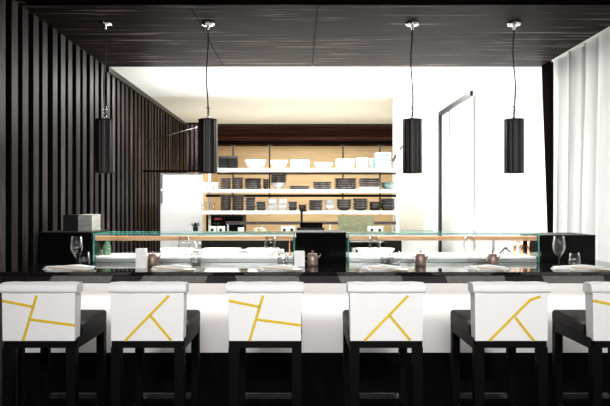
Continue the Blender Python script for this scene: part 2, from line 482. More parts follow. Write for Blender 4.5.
def make_stool(kind, label):
    t = thing('bar_stool', label, 'bar stool', (0, SD, 0), 'slipcovered bar stools along the counter')
    bc = back_cover(kind).build('backrest', t, bevel=.004)
    # rolled top edge
    r = MB()
    prof = [(-.010, wz(292, SD)), (-.014, wz(290.5, SD)), (-.0135, wz(288.2, SD)), (-.010, wz(286.2, SD)), (-.004, wz(284.8, SD)), (.006, wz(283.6, SD)), (.03, wz(283, SD)), (.075, wz(283.2, SD)),
            (.098, wz(285.5, SD)), (.104, wz(290, SD)), (.10, wz(294, SD)), (.05, wz(294, SD)), (.0, wz(293.4, SD))]
    vs = []; n = len(prof); NX = 8
    for i in range(NX + 1):
        x = (i / NX * 2 - 1) * (W2 + .011)
        s_ = .93 if i in (0, NX) else 1
        for (yy, zz) in prof:
            cz = wz(288.5, SD)
            vs.append((x, .045 + (yy - .045) * s_, cz + (zz - cz) * s_ + .0012 * math.sin(i * 2.1)))
    fs = [(i*n+k, i*n+(k+1)%n, (i+1)*n+(k+1)%n, (i+1)*n+k) for i in range(NX) for k in range(n)]
    fs += [tuple(range(n)), tuple(NX*n + k for k in range(n))]
    r.add(vs, fs, M['fabric'], False)
    r.build('top_roll', bc)
    # seat
    s = MB(); s.box(-W2 - .003, W2 + .003, .085, .545, ZF0 + .038, ZS, M['leather'])
    s.build('seat', t, bevel=.022, segs=4)
    f = MB()
    f.box(-W2 + .01, W2 - .01, .0, .05, ZF0, ZF1, M['black_wood'])
    f.box(-W2, -W2 + .045, .02, .53, ZF0 - .012, ZF0 + .05, M['black_wood'])
    f.box(W2 - .045, W2, .02, .53, ZF0 - .012, ZF0 + .05, M['black_wood'])
    f.box(-W2 + .01, W2 - .01, .49, .53, ZF0 - .012, ZF0 + .05, M['black_wood'])
    f.box(-W2 + .02, W2 - .02, .02, .10, ZF0 + .01, ZF1 + .03, M['black_wood'])
    f.build('seat_frame', t)
    for sx in (-1, 1):
        for yy, dd in ((0, .055), (.485, .05)):
            g = MB(); w = .055 if yy == 0 else .05
            xo = sx * W2
            x0, x1 = sorted((xo, xo - sx * w))
            g.box(x0, x1, yy, yy + dd, .0, ZF0 + .004 if yy == 0 else ZF0 + .03, M['black_wood'])
            g.build('leg', t, bevel=.003)
    for sx in (-1, 1):
        x0, x1 = sorted((sx * (W2 - .012), sx * (W2 - .04)))
        MB().box(x0, x1, .054, .486, .20, .235, M['black_wood']).build('stretcher', t)
    MB().box(-W2 + .048, W2 - .048, .50, .525, .26, .29, M['chrome']).build('foot_rail', t)['label'] = 'steel foot rail'
    return t
slab = ['white slipcovered bar stool cut off by the left frame edge, crooked yellow T lines',
        'white slipcovered bar stool second from left, with yellow inverted Y line',
        'white slipcovered bar stool third from left, crossed yellow lines on its back',
        'white slipcovered bar stool third from right, yellow Y line, below copper pitcher',
        'white slipcovered bar stool second from right, bent-tip yellow Y line',
        'white slipcovered bar stool cut off by the right frame edge']
sA = make_stool('A', slab[2]); sB = make_stool('B', slab[1]); sC = make_stool('C', slab[4])
def sx_(px): return wx(px, SD)
sA.location.x = sx_(265); sB.location.x = sx_(147.2); sC.location.x = sx_(511.5)
dup(sA, (sx_(38.5), SD, 0), slab[0]); dup(sB, (sx_(386.5), SD, 0), slab[3]); dup(sA, (sx_(629.5), SD, 0), slab[5])

# ------------------------------------------------------------------ pendant lamps
DPD = 1.42 * F / 183
pl = [(105, 'black cylinder pendant lamp farthest left, in front of the batten wall'),
      (208, 'black cylinder pendant lamp second from left, overlapping the shelf end'),
      (412.3, 'black cylinder pendant lamp second from right, near dark door frame'),
      (514, 'black cylinder pendant lamp farthest right, in front of white wall')]
ztp, zbp = wz(120, DPD), wz(173, DPD)
def make_pendant(label, seed):
    t = thing('pendant_lamp', label, 'pendant lamp', (0, DPD, CEIL), 'cylinder pendant lamps over the bar')
    R = .072
    rnd = random.Random(seed)
    MB().lathe([(.052, 0), (.052, -.008), (.046, -.016), (.014, -.018), (.010, -.05), (.004, -.05)], M['chrome'], seg=28).build('canopy', t)['label'] = 'steel ceiling rose'
    L = ztp - CEIL
    pts = []
    for i in range(13):
        q = i / 12
        pts.append((.012 * math.sin(q * 5 + seed) * math.sin(PI * q), .006 * math.sin(q * 7) * math.sin(PI * q), -.045 + (L + .045 + .03) * q))
    MB().tube(pts, 0.0058, M['cord']).build('cord', t)
    c = MB()
    # cable loop above the shade
    lp = [(.010 * math.sin(2 * PI * k / 10), 0, L + .075 + .035 * math.cos(2 * PI * k / 10)) for k in range(11)]
    c.tube(lp, .003, M['chrome'], 6)
    c.lathe([(.011, L + .004), (.011, L + .03), (.006, L + .04)], M['chrome'], seg=14)
    c.build('hook', t)['label'] = 'steel hook'
    B = zbp - CEIL
    s = MB()
    seg = 64
    def fl(prof, mat):
        vs = []
        for (r_, z_) in prof:
            for k in range(seg):
                a = 2 * PI * k / seg
                rr = r_ * (1 + (.022 if (k % 4) < 2 else -.012))
                vs.append((rr * math.cos(a), rr * math.sin(a), z_))
        fs = [(i*seg+k, i*seg+(k+1)%seg, (i+1)*seg+(k+1)%seg, (i+1)*seg+k) for i in range(len(prof)-1) for k in range(seg)]
        s.add(vs, fs, mat, False)
    fl([(R, L - .006), (R, B + .006)], M['shade'])
    fl([(R - .004, B + .006), (R - .004, L - .006)], M['shade'])
    s.build('lamp_shade', t)
    MB().lathe([(R + .004, L + .004), (R + .004, L - .006), (.01, L - .006), (.01, L + .004)], M['shade'], seg=40).build('cap', t)
    MB().lathe([(R + .003, B + .006), (R + .003, B - .001), (R - .009, B - .001), (R - .009, B + .006), (R + .003, B + .006)], M['shade'], seg=40, cap=False).build('rim', t)
    MB().lathe([(.045, B + .05), (.045, B + .045)], M['lamp_warm'], seg=20).build('bulb', t)
    return t
for i, (px, lb) in enumerate(pl):
    t = make_pendant(lb, i + 1); t.location.x = wx(px, DPD)
    L = bpy.data.lights.new('pendant_light', 'SPOT'); L.energy = 38; L.spot_size = math.radians(95); L.spot_blend = .6; L.color = (1, .93, .82); L.shadow_soft_size = .03
    lo = bpy.data.objects.new('pendant_light', L); C.objects.link(lo); lo.location = (t.location.x, DPD, zbp + .035)

# ------------------------------------------------------------------ black blocks and glass cases
ZG = wz(233.5, DCASE)          # top of the cases
def block(px0, px1, top, label, D=DCASE, mat='lacquer', depth=.42):
    z1 = wz(top, D)
    t = thing('divider_box', label, 'divider box', (wx((px0+px1)/2, D), D, CT), 'black dividers between the glass cases')
    w = (wx(px1, D) - wx(px0, D)) / 2
    MB().box(-w, w, .0, depth, 0, z1 - CT - .008, M[mat]).build('body', t, bevel=.002)
    MB().box(-w - .002, w + .002, -.004, depth, z1 - CT - .0078, z1 - CT, M['lacquer_matt']).build('top_panel', t)
    return t
block(40, 91.2, 232, 'black box at the left end of the bar')
block(296, 346, 232.3, 'shiny black box between the two glass display cases')
block(541.8, 595.5, 235, 'black box at the right end, beside the curtain')

# grey/black box on top of left divider
Dg = DCASE + .12
t = thing('storage_box', 'charcoal box with black side standing on the left black divider', 'box', (wx(80, Dg), Dg, wz(232, DCASE) + .0))
w0, w1, wm = wx(63, Dg) - wx(80, Dg), wx(92, Dg) - wx(80, Dg), wx(78, Dg) - wx(80, Dg)
hb = wz(214.5, Dg) - wz(232, DCASE)
MB().box(wm, w1, 0, .2, 0, hb, M['grey_board']).build('front_board', t, bevel=.002)
MB().box(w0, wm - .001, .0, .2, 0, hb - .002, M['lacquer_matt']).build('side_bin', t, bevel=.002)['label'] = 'black half'

def case(px0, px1, label, pipes):
    D0_, D1_ = DCASE + .015, DCASE + .40
    x0, x1 = wx(px0, D0_), wx(px1, D0_)
    t = thing('display_case', label, 'display case', (x0, D0_, CT))
    W = x1 - x0; dp = D1_ - D0_; H = ZG - CT
    g, e = M['pane'], M['glass_edge']
    MB().box(0, W, 0, .008, .004, H - .009, g, e).build('front_pane', t)
    MB().box(0, W, -.002, dp, H - .008, H, g, e).build('top_pane', t)
    for xx in (0, W - .008):
        MB().box(xx - (.001 if xx == 0 else -.001), xx + .008, .009, dp, .004, H - .009, g, e).build('side_pane', t)
    # base tray (chilled deck)
    MB().box(.012, W - .012, .03, dp - .01, .002, .045, M['white_gloss']).build('chilled_deck', t, bevel=.003)
    MB().box(.012, W - .012, .02, .029, .002, .030, M['steel']).build('front_rail', t)
    r = MB(); zz = H - .035
    r.box(.010, W - .012, .014, .05, zz - .020, zz + .014, M['bamboo'])
    r.build('bamboo_rail', t, bevel=.003)
    for k in range(int(W / .5)):
        pass
    return t, W, H, dp
t, W, H, dp = case(93, 294.5, 'long glass display case left of centre, batten wall behind it', 1)
# copper return pipe at the right end
MB().tube([(W - .12, .06, H - .035), (W - .05, .06, H - .034), (W - .035, .06, H - .05), (W - .033, .06, .048)], .009, M['copper'], 10).build('copper_pipe', t)
t, W, H, dp = case(348, 539.5, 'long glass display case right of centre, white wall behind it', 1)
for dx in (.05, .105, .16):
    MB().tube([(W - dx, .08, .046), (W - dx, .08, H - .04)], .011, M['copper'], 10).build('copper_pipe', t)
cl = MB()
for k in range(7):
    cl.tube([(W - .045, .12, .06 + k * .018), (W - .165, .12, .066 + k * .018)], .004, M['chrome'], 6)
cl.build('cooling_coil', t)
MB().box(W - .322, W - .305, .10, .115, .045, H - .03, M['steel']).build('support_post', t)

# things lying inside the cases
def on_deck(px, Dk=DCASE + .2): return (wx(px, Dk), Dk, CT + .0465)
def tray(name, px, w, label, mat='white_gloss', h=.05):
    t = thing(name, label, 'tray', on_deck(px))
    b = MB(); b.lathe([(.38 * w, 0), (.5 * w, h), (.49 * w, h), (.36 * w, .004)], M[mat], sq=6, seg=32, sy=.16 / w, cap=True)
    b.build('tray_body', t)
    return t
for px, w, lb in ((178, .26, 'white rectangular tray in left glass case, behind wine glass'), (222, .3, 'white rectangular tray at the centre of the left glass case'),
                  (263, .26, 'white rectangular tray near the copper pipe in left case'), (375, .3, 'white rectangular tray at left end of the right glass case')):
    tray('serving_tray', px, w, lb)
# yellow-green bottle at the left end
t = thing('sauce_bottle', 'squat green glass bottle at the left end of left case', 'bottle', on_deck(107))
MB().lathe([(.03, 0), (.032, .05), (.028, .075), (.012, .095), (.010, .115)], M['green'], seg=18).build('bottle_body', t)
MB().lathe([(.012, .115), (.012, .13)], M['lacquer'], seg=14).build('cap', t)
# wire tongs in the right case
t = thing('tongs', 'dark folding tongs standing in the right glass case', 'tongs', on_deck(505))
MB().tube([(-.045, 0, .004), (0, 0, .055), (.02, 0, .05)], .005, M['lacquer'], 8).build('arm', t)
MB().tube([(-.012, .012, .004), (.0, .012, .05), (.05, .012, .02)], .005, M['lacquer'], 8).build('arm', t)

# ------------------------------------------------------------------ place settings on the bar
def wine_glass_mb(h=.215, r=.043):
    b = MB()
    prof = [(.034, 0), (.034, .0015), (.012, .006), (.0035, .014), (.003, h * .31), (.006, h * .34), (.018, h * .40), (r * .80, h * .52), (r, h * .64), (r * .94, h * .80), (r * .78, h),
            (r * .78 - .0012, h), (r * .94 - .0012, h * .80), (r - .0012, h * .64), (r * .80 - .0015, h * .525), (.016, h * .41), (.002, h * .36)]
    b.lathe(prof, M['glass'], seg=28, cap=True)
    return b
def tumbler_mb(h=.10, r=.040):
    b = MB()
    b.lathe([(r * .80, 0), (r * .95, h * .25), (r, h * .45), (r * .82, h), (r * .82 - .0015, h), (r - .002, h * .45), (r * .92 - .002, h * .27), (r * .75, .012)], M['glass'], seg=26)
    return b
wg_me = wine_glass_mb().mesh('wine_glass'); tb_me = tumbler_mb().mesh('tumbler')
def inst(name, me, loc, label, cat, group=None, rz=0, scale=None):
    o = bpy.data.objects.new(name, me); C.objects.link(o); o.location = loc; o.rotation_euler = (0, 0, rz)
    if scale: o.scale = scale
    return tag(o, label, cat, group)
DW = 4.17
for px, D, lb in ((76.5, 4.135, 'empty wine glass in front of the left black divider'), (184, 4.15, 'empty wine glass second from left, by the white tray'),
              (270.5, 4.15, 'empty wine glass in front of left case, near copper pipe'), (374.5, 4.15, 'empty wine glass at left end of the right glass case'),
              (469.5, 4.2, 'empty wine glass at centre of the right glass case, beside dark pitcher'), (559, 4.135, 'empty wine glass in front of the right black divider')):
    inst('wine_glass', wg_me, (wx(px, D), D, CT), lb, 'wine glass', 'wine glasses along the bar')
for px, D, lb in ((84.5, 4.24, 'low stemless tumbler beside the leftmost wine glass'), (196, 4.25, 'low stemless tumbler right of second wine glass from left'),
              (283, 4.22, 'low stemless tumbler right of the third wine glass from left'), (386, 4.22, 'low stemless tumbler, nearer the wine glass of a pair'),
              (395, 4.30, 'low stemless tumbler, right one of a pair at right case'), (574.5, 4.12, 'low stemless tumbler in front of the right black divider')):
    inst('tumbler', tb_me, (wx(px, D), D, CT), lb, 'tumbler', 'tumblers along the bar')
# martini glass in the left case
inst('cocktail_glass', MB().lathe([(.028, 0), (.028, .002), (.003, .008), (.003, .05), (.036, .10), (.035, .10), (.002, .054)], M['glass'], seg=24).mesh('cocktail_glass'),
     on_deck(197.5), 'small conical cocktail glass inside the left display case', 'cocktail glass')

def napkin_mb(w):
    b = MB()
    # rolled, softly folded linen: three stacked layers with wavy edges
    for k, (x0, x1, y0, y1, z0, z1) in enumerate(((-w*.5, w*.46, -.055, .055, .0, .009), (-w*.47, w*.5, -.05, .05, .0095, .018), (-w*.30, w*.36, -.04, .045, .0185, .025))):
        n = 12; vs = []
        for i in range(n + 1):
            q = i / n; x = x0 + (x1 - x0) * q
            dz = .003 * math.sin(q * 7 + k * 1.7); tp = 1 - .35 * (abs(q - .5) * 2) ** 3
            for (yy, zz) in ((y0*tp, z0 + (dz if k else 0)), (y1*tp, z0 + (dz if k else 0)), (y1*tp, z0 + (z1-z0)*.7*tp + dz), (y1*tp*.5, z0 + (z1 - z0)*tp + dz), (y0*tp*.6, z0 + (z1 - z0)*tp*1.05 + dz), (y0*tp, z0 + (z1-z0)*.6*tp + dz)):
                vs.append((x, yy, max(zz, 0)))
        fs = [(i*6+j, i*6+(j+1)%6, (i+1)*6+(j+1)%6, (i+1)*6+j) for i in range(n) for j in range(6)]
        fs += [tuple(range(6)), tuple(n*6+j for j in range(6))]
        b.add(vs, fs, M['napkin'], True)
    return b
nap = [(68, .34, 'folded white napkin at the far left of the bar'), (171, .27, 'folded white napkin beside the leftmost white cube'),
       (277, .28, 'folded white napkin left of the candle holder at the central divider'), (381, .27, 'folded white napkin below tumbler pair'),
       (487, .25, 'folded white napkin in front of the dark right pitcher'), (580, .34, 'folded white napkin at the far right of the bar')]
place = ['at far left of bar', 'at second setting from left', 'at third setting from left', 'at third setting from right', 'at second setting from right', 'at far right of bar']
chop_me = MB().tube([(-.115, 0, .0035), (.115, 0, .0035)], .0034, M['chop'], 6, .0022).mesh('chopstick')
rest_me = MB().lathe([(.010, 0), (.013, .004), (.012, .011), (.008, .014), (.003, .011)], M['bone'], seg=16, sq=4).mesh('chopstick_rest')
dish_me = MB().lathe([(.025, 0), (.042, .010), (.040, .0105), (.024, .003)], M['bone'], seg=26).mesh('sauce_dish')
for i, (px, w, lb) in enumerate(nap):
    D = 4.0
    x = wx(px, D)
    inst('napkin', napkin_mb(w).mesh('napkin'), (x, D + .03, CT), lb, 'napkin', 'folded napkins along the bar', rz=random.uniform(-.05, .05))
    inst('chopstick_rest', rest_me, (x - .09, D - .085, CT), 'small cream chopstick rest ' + place[i], 'chopstick rest', 'chopstick rests along the bar')
    for k, wd in enumerate(('nearer', 'farther')):
        o = inst('chopstick', chop_me, (x + .02, D - .088 + k * .012, CT + .0085), 'pale wooden chopstick, %s of the pair %s' % (wd, place[i]), 'chopstick', 'pairs of chopsticks along the bar', rz=.03 + .02 * k)
        o.rotation_euler = (0, .075, .02 + .03 * k)
    if i != 4:
        inst('sauce_dish', dish_me, (x + .135, D - .06, CT), 'small shallow cream sauce dish ' + place[i], 'sauce dish', 'small dishes along the bar')

# white cubes (candle holders)
for px, D, w, h, lb in ((141.5, 4.10, .065, .135, 'white square candle holder left of the second setting'), (299.5, 4.25, .075, .105, 'white square candle holder before the central black divider')):
    t = thing('candle_holder', lb, 'candle holder', (wx(px, D), D, CT), 'white square candle holders')
    b = MB(); a = w / 2
    b.box(-a, a, -a, a, 0, .006, M['white_gloss'])
    for x0, x1, y0, y1 in ((-a, a, -a, -a + .004), (-a, a, a - .004, a), (-a, -a + .004, -a + .004, a - .004), (a - .004, a, -a + .004, a - .004)):
        b.box(x0, x1, y0, y1, .006, h, M['white_gloss'])
    b.build('holder_body', t)
    MB().lathe([(.02, .0062), (.02, .03)], M['napkin'], seg=16).build('candle', t)
# pitchers
def pitcher(px, D, lb, mat, s=1.0):
    t = thing('soy_pitcher', lb, 'pitcher', (wx(px, D), D, CT), 'small metal soy pitchers along the bar')
    b = MB(); b.lathe([(.038, 0), (.041, .003), (.0385, .045), (.035, .084), (.031, .086)], M[mat], seg=28); b.build('body', t)
    MB().lathe([(.034, .0862), (.034, .0895), (.028, .091), (.006, .092), (.004, .098), (.008, .103), (.007, .109), (.003, .111)], M[mat], seg=24).build('lid', t)
    MB().tube([(.034, 0, .052), (.050, 0, .068), (.062, 0, .086)], .010, M[mat], 10, .004).build('spout', t)
    MB().tube([(-.037, 0, .072), (-.056, 0, .068), (-.058, 0, .04), (-.038, 0, .022)], .004, M[mat], 8).build('handle', t)
    t.scale = (s, s, s)
    return t
pitcher(312.5, 4.25, 'small brown metal pitcher in front of the central black divider', 'bronze', .98)
pitcher(420.5, 4.25, 'small copper brown pitcher left of the right dark door frame', 'bronze', .98)
pitcher(492.5, 4.25, 'small brown pitcher behind the second napkin from right', 'bronze', .95)
pitcher(153, 4.25, 'small brown pitcher beside the leftmost white candle holder', 'bronze', .95)

# ------------------------------------------------------------------ shelving with dishes
DS0, DS1 = 6.85, 7.2
rack = thing('wall_shelf', 'white three-tier shelf rack full of crockery behind the bar', 'shelf rack', (0, DS0, 0))
tops = []
sh = [(217, 404, 168.2, 171.6), (199, 404, 189.2, 192.6), (197.5, 398, 210.7, 214.2)]
for px0, px1, yt, yb in sh:
    MB().box(wx(px0, DS0), wx(px1, DS0), 0, DS1 - DS0, wz(yb, DS0), wz(yt, DS0), M['white_gloss']).build('shelf', rack, bevel=.002)
    tops.append(wz(yt, DS0))
MB().box(wx(396.5, DS0), wx(399.2, DS0), -.012, .03, wz(245, DS0), wz(126, DS0), M['white_gloss']).build('upright', rack)
MB().box(wx(203.5, DS0), wx(206, DS0), DS1 - DS0, DS1 - DS0 + .03, 0, wz(172, DS0), M['white_gloss']).build('upright', rack)
for px in (233, 269.5, 343, 380):
    b = MB(); b.box(wx(px, 7.2) - .008, wx(px, 7.2) + .008, .352, .372, wz(215, 7.2), wz(146, 7.2), M['lacquer_matt'])
    b.box(wx(px, 7.2) - .03, wx(px, 7.2) + .03, .350, .374, wz(146, 7.2), wz(145, 7.2), M['lacquer_matt'])
    b.build('support_rod', rack)
MB().box(wx(217, 7.2), wx(396, 7.2), .34, .352, wz(174.5, 7.2), wz(172.5, 7.2), M['lacquer_matt']).build('under_rail', rack)
MB().box(wx(206, 7.2), wx(396, 7.2), .34, .352, wz(197, 7.2), wz(194.5, 7.2), M['lacquer_matt']).build('under_rail', rack)
MB().tube([(wx(393, 7.1), .25, wz(160, 7.0)), (wx(397.5, 7.0), .0, wz(150, 6.9)), (wx(406, 6.9), -.02, wz(142, 6.9))], .014, M['cord'], 8).build('bracket_arm', rack)

me_cache = {}
def dish_mesh(kind, r, h, mat):
    key = (kind, round(r, 3), round(h, 3), mat)
    if key in me_cache: return me_cache[key]
    m = M[mat]; b = MB()
    sq = 0
    if kind.startswith('sq'): sq = 7
    k = kind.replace('sq', '')
    if k == 'bowl': prof = [(r*.45, 0), (r*.47, h*.08), (r*.80, h*.35), (r, h), (r*.97, h), (r*.76, h*.40), (r*.40, h*.15)]
    elif k == 'plate': prof = [(r*.78, 0), (r*.82, h*.25), (r, h*.85), (r, h), (r*.97, h), (r*.6, h*.45)]
    elif k == 'cup': prof = [(r*.75, 0), (r*.85, h*.1), (r, h*.6), (r, h), (r*.94, h), (r*.92, h*.6), (r*.7, h*.12)]
    elif k == 'box': prof = [(r*.93, 0), (r*.97, h*.06), (r, h*.2), (r, h*.96), (r*.94, h*.96), (r*.94, h*.1)]
    elif k == 'dome': prof = [(r*.70, 0), (r*.95, h*.25), (r, h*.6), (r*.97, h), (r*.93, h), (r*.9, h*.3), (r*.6, h*.1)]
    elif k == 'vbowl': prof = [(r*.25, 0), (r*.35, h*.1), (r*1.0, h), (r*.96, h), (r*.28, h*.2)]
    b.lathe(prof, m, seg=28 if not sq else 32, sq=sq)
    if mat in ('dark_ceramic', 'brown_ceramic', 'slate'):
        e = min(.004, h * .16)
        b.lathe([(r*.975, h), (r*1.004, h), (r*1.012, h - e), (r*.99, h - e*1.6)], M['rim_glaze'], seg=28 if not sq else 32, sq=sq, cap=False)
    me_cache[key] = b.mesh(kind)
    return me_cache[key]
ORD = ['bottom', 'second', 'third', 'fourth', 'fifth', 'sixth', 'seventh', 'eighth', 'ninth', 'tenth']
shelf_name = ['top shelf', 'middle shelf', 'bottom shelf']
def stack(sh_i, px0, px1, ytop, n, kind, mat, name, desc, where, D=7.0, over=.35, jitter=.0, tilt=0, base_mat=None):
    """n dishes piled from the shelf to ytop"""
    c = wx((px0 + px1) / 2, D); r = (wx(px1, D) - wx(px0, D)) / 2
    z0 = tops[sh_i] + .0005
    Ht = wz(ytop, D) - z0
    Ht = max(Ht, .02)
    # dish height h with overlap: total = h + (n-1)*step
    if 'plate' in kind: over = .02
    step = Ht / (n - 1 + 1.0 / (1 - over)) if n > 1 else 0
    h = step / (1 - over) if n > 1 else Ht
    for k in range(n):
        mt = base_mat if (base_mat and k == 0) else mat
        nm = name
        where2 = '%s, %s' % (where.replace('pile ', ''), shelf_name[sh_i])
        ds = desc if not (base_mat and k == 0) else 'white ' + name.replace('_', ' ')
        if n == 1: lb = '%s %s' % (ds, where2)
        elif k == 0: lb = '%s, lowest in pile %s' % (ds, where2)
        elif k == n - 1: lb = '%s, topmost in pile %s' % (ds, where2)
        else: lb = '%s, %s up in pile %s' % (ds, ORD[k], where2)
        me = dish_mesh(kind, r, h, mt)
        o = inst(nm, me, (c + random.uniform(-jitter, jitter), D + random.uniform(-jitter, jitter), z0 + k * step), lb, name.replace('_', ' ').split()[-1], 'crockery on the ' + shelf_name[sh_i], rz=random.uniform(-.06, .06) if kind.startswith('sq') else random.uniform(0, 3))
# top shelf
for px, wd in ((223.5, 'left'), (233.2, 'right')):
    t = thing('lacquer_box', 'black slatted box, %s one of two at the left end of top shelf' % wd, 'box', (wx(px, 7.0), 7.0, tops[0] + .0005), 'black boxes on the top shelf')
    hh = wz(156.5, 7.0) - tops[0]
    MB().box(-.052, .052, -.06, .06, 0, hh * .8, M['lacquer_matt']).build('box_body', t, bevel=.004)
    MB().box(-.055, .055, -.063, .063, hh * .8 + .0005, hh, M['lacquer']).build('lid', t, bevel=.003)
stack(0, 245, 266.5, 160.3, 1, 'bowl', 'white_gloss', 'bowl', 'wide white footed bowl', 'right of black boxes')
stack(0, 270.5, 287.5, 160.8, 1, 'sqbowl', 'white_gloss', 'dish', 'white square dish', 'right of the footed bowl')
stack(0, 291, 309.5, 160.3, 1, 'sqbox', 'white_gloss', 'dish', 'white straight-sided square dish', 'near the middle')
stack(0, 314, 333, 163, 1, 'bowl', 'white_gloss', 'bowl', 'low white bowl', 'right of the middle')
stack(0, 335.5, 354.5, 159.3, 1, 'dome', 'white_gloss', 'bowl', 'deep round white bowl', 'between low bowl and cup')
stack(0, 356, 368, 158, 1, 'cup', 'white_gloss', 'cup', 'tall white cup', 'beside the pale blue pile')
stack(0, 369, 375, 158.5, 3, 'cup', 'pale_blue', 'cup', 'small pale green cup', 'behind the pale blue bowls', D=7.1)
stack(0, 375, 390.5, 153, 4, 'sqbox', 'pale_blue', 'bowl', 'pale blue square bowl', 'at right end', over=.0)
# middle shelf
stack(1, 202, 207.5, 182.5, 1, 'cup', 'white_gloss', 'cup', 'small white cup, leftmost,', 'at left end')
stack(1, 208, 213.3, 182.5, 1, 'cup', 'white_gloss', 'cup', 'small white cup, second from left,', 'at left end')
stack(1, 213.8, 219, 182.5, 1, 'cup', 'white_gloss', 'cup', 'small white cup, third from left,', 'at left end')
stack(1, 220.5, 231, 178.3, 5, 'dome', 'brown_ceramic', 'bowl', 'small brown bowl', 'just right of white cups', over=.03)
stack(1, 232, 243, 177.5, 5, 'dome', 'brown_ceramic', 'bowl', 'small brown bowl', 'second right of white cups', over=.03)
stack(1, 244, 262, 178.5, 6, 'plate', 'dark_ceramic', 'plate', 'dark round plate', 'left of the flared bowls', over=.3, jitter=.004)
stack(1, 262.8, 269, 179, 4, 'bowl', 'brown_ceramic', 'cup', 'narrow brown cup', 'just left of the flared bowls', over=.4)
stack(1, 270, 287, 174.5, 5, 'vbowl', 'slate', 'bowl', 'flared slate bowl', 'left of centre', over=.68, base_mat='white_gloss')
stack(1, 289, 310, 186, 2, 'plate', 'dark_ceramic', 'plate', 'thin dark plate', 'at centre', over=.3)
stack(1, 313, 332, 182, 4, 'sqplate', 'slate', 'plate', 'slate grey square plate', 'right of centre', over=.3, jitter=.004)
stack(1, 334, 357, 178.5, 6, 'plate', 'dark_ceramic', 'plate', 'large black plate', 'right of the square plates', over=.3, jitter=.003)
stack(1, 358.5, 380, 178.5, 5, 'sqplate', 'brown_ceramic', 'plate', 'brown grey square plate', 'left of the pale bowl', over=.3, jitter=.006, base_mat='white_gloss')
stack(1, 381, 394.5, 182.3, 2, 'bowl', 'pale_blue', 'bowl', 'pale blue bowl', 'at right end', over=.7)
# bottom shelf
for i, px in enumerate((203, 208, 213)):
    inst('glass_cup', dish_mesh('cup', .026, .10, 'glass'), (wx(px, 7.0), 7.0, tops[2] + .0005), 'clear glass cup, number %s from the left on the bottom shelf' % ('one', 'two', 'three')[i], 'glass', 'clear cups on the bottom shelf')
stack(2, 220, 231.8, 195, 9, 'plate', 'dark_ceramic', 'plate', 'small dark plate', 'leftmost beside glass cups', over=.3, jitter=.003)
stack(2, 232.6, 244.3, 195, 9, 'plate', 'brown_ceramic', 'plate', 'small brown plate', 'second from glass cups', over=.3, jitter=.003)
stack(2, 245.5, 255.5, 197.3, 5, 'sqplate', 'slate', 'plate', 'small slate square plate', 'right of both tall piles', over=.2, jitter=.005)
stack(2, 256.3, 266, 201.5, 3, 'sqplate', 'slate', 'plate', 'slate square saucer', 'left of the white dishes', over=.2, jitter=.004)
stack(2, 267.5, 276.7, 198.3, 2, 'sqcup', 'white_gloss', 'dish', 'white square dish', 'left of two white ones', over=.15)
stack(2, 277.8, 287, 198.5, 2, 'sqcup', 'white_gloss', 'dish', 'white square dish', 'right of two white ones', over=.15)
stack(2, 288.5, 297, 201.5, 2, 'sqcup', 'slate', 'cup', 'dark square cup', 'right of the white dishes', over=.1)
stack(2, 298.5, 306.5, 204.5, 2, 'bowl', 'dark_ceramic', 'bowl', 'small black bowl', 'at centre', over=.4)
stack(2, 308.5, 323, 200, 6, 'sqplate', 'slate', 'plate', 'dark grey square plate', 'right of centre', over=.25, jitter=.003)
stack(2, 324.5, 335, 200, 2, 'sqbowl', 'white_gloss', 'bowl', 'flared white square bowl', 'between dark piles', over=.5)
stack(2, 336.5, 351, 199.2, 5, 'sqbowl', 'dark_ceramic', 'bowl', 'black square bowl', 'right of the white bowls', over=.6, jitter=.005)
stack(2, 353, 368, 198.5, 5, 'sqbowl', 'slate', 'bowl', 'charcoal square bowl', 'third from right', over=.4, jitter=.005)
stack(2, 369.5, 379.5, 201.5, 3, 'cup', 'dark_ceramic', 'cup', 'dark rounded cup', 'second from right', over=.3)
stack(2, 380.5, 394.5, 198.5, 3, 'cup', 'dark_ceramic', 'bowl', 'large dark bowl', 'at right end', over=.35)

# ------------------------------------------------------------------ back worktop with small things
DWK = 6.9
zw = wz(233.2, DWK)
t = thing('kitchen_counter', 'stainless kitchen worktop below the crockery shelves', 'worktop', (0, 6.55, 0))
MB().box(wx(203, 6.9), wx(399, 6.9), 0, .62, zw - .03, zw, M['steel']).build('counter_top', t)
MB().box(wx(205, 6.9), wx(398, 6.9), .10, .60, zw - .34, zw - .031, M['lacquer_matt']).build('recess_shade', t)  # black box painting in the dark under the worktop
MB().box(wx(205, 6.9), wx(398, 6.9), .05, .60, 0, zw - .341, M['white_gloss']).build('cabinet_body', t)
MB().box(wx(226, 7.15), wx(396, 7.15), .58, .61, wz(224.5, 7.15), wz(221.5, 7.15), M['brown_ceramic']).build('back_rail', t)['label'] = 'brown rail behind the worktop'
for px in (228, 262, 330, 392):
    MB().box(wx(px, 7.15) - .01, wx(px, 7.15) + .01, .585, .605, zw, wz(224.5, 7.15), M['steel']).build('rail_post', t)

# prep counter just behind the cases
t = thing('prep_counter', 'long white prep counter behind the glass cases', 'counter', (0, 5.5, 0))
zpz = wz(257.5, 5.5)
MB().box(wx(165, 5.6), XK - .01, 0, .6, zpz - .04, zpz, M['white_gloss']).build('counter_top', t)
MB().box(wx(166, 5.6), XK - .03, .03, .58, 0, zpz - .041, M['white_wall']).build('cabinet_body', t)
Dk = 5.8
for px0, px1, lb in ((172, 206, 'white chopping board at left of prep counter'), (236, 284, 'long white chopping board right of the centre on prep counter')):
    o = MB().box(-(wx(px1, Dk) - wx(px0, Dk))/2, (wx(px1, Dk) - wx(px0, Dk))/2, -.12, .12, 0, .05, M['white_gloss']).build('chopping_board', None, (wx((px0+px1)/2, Dk), Dk, zpz + .0005), bevel=.008)
    tag(o, lb, 'chopping board', 'white chopping boards')
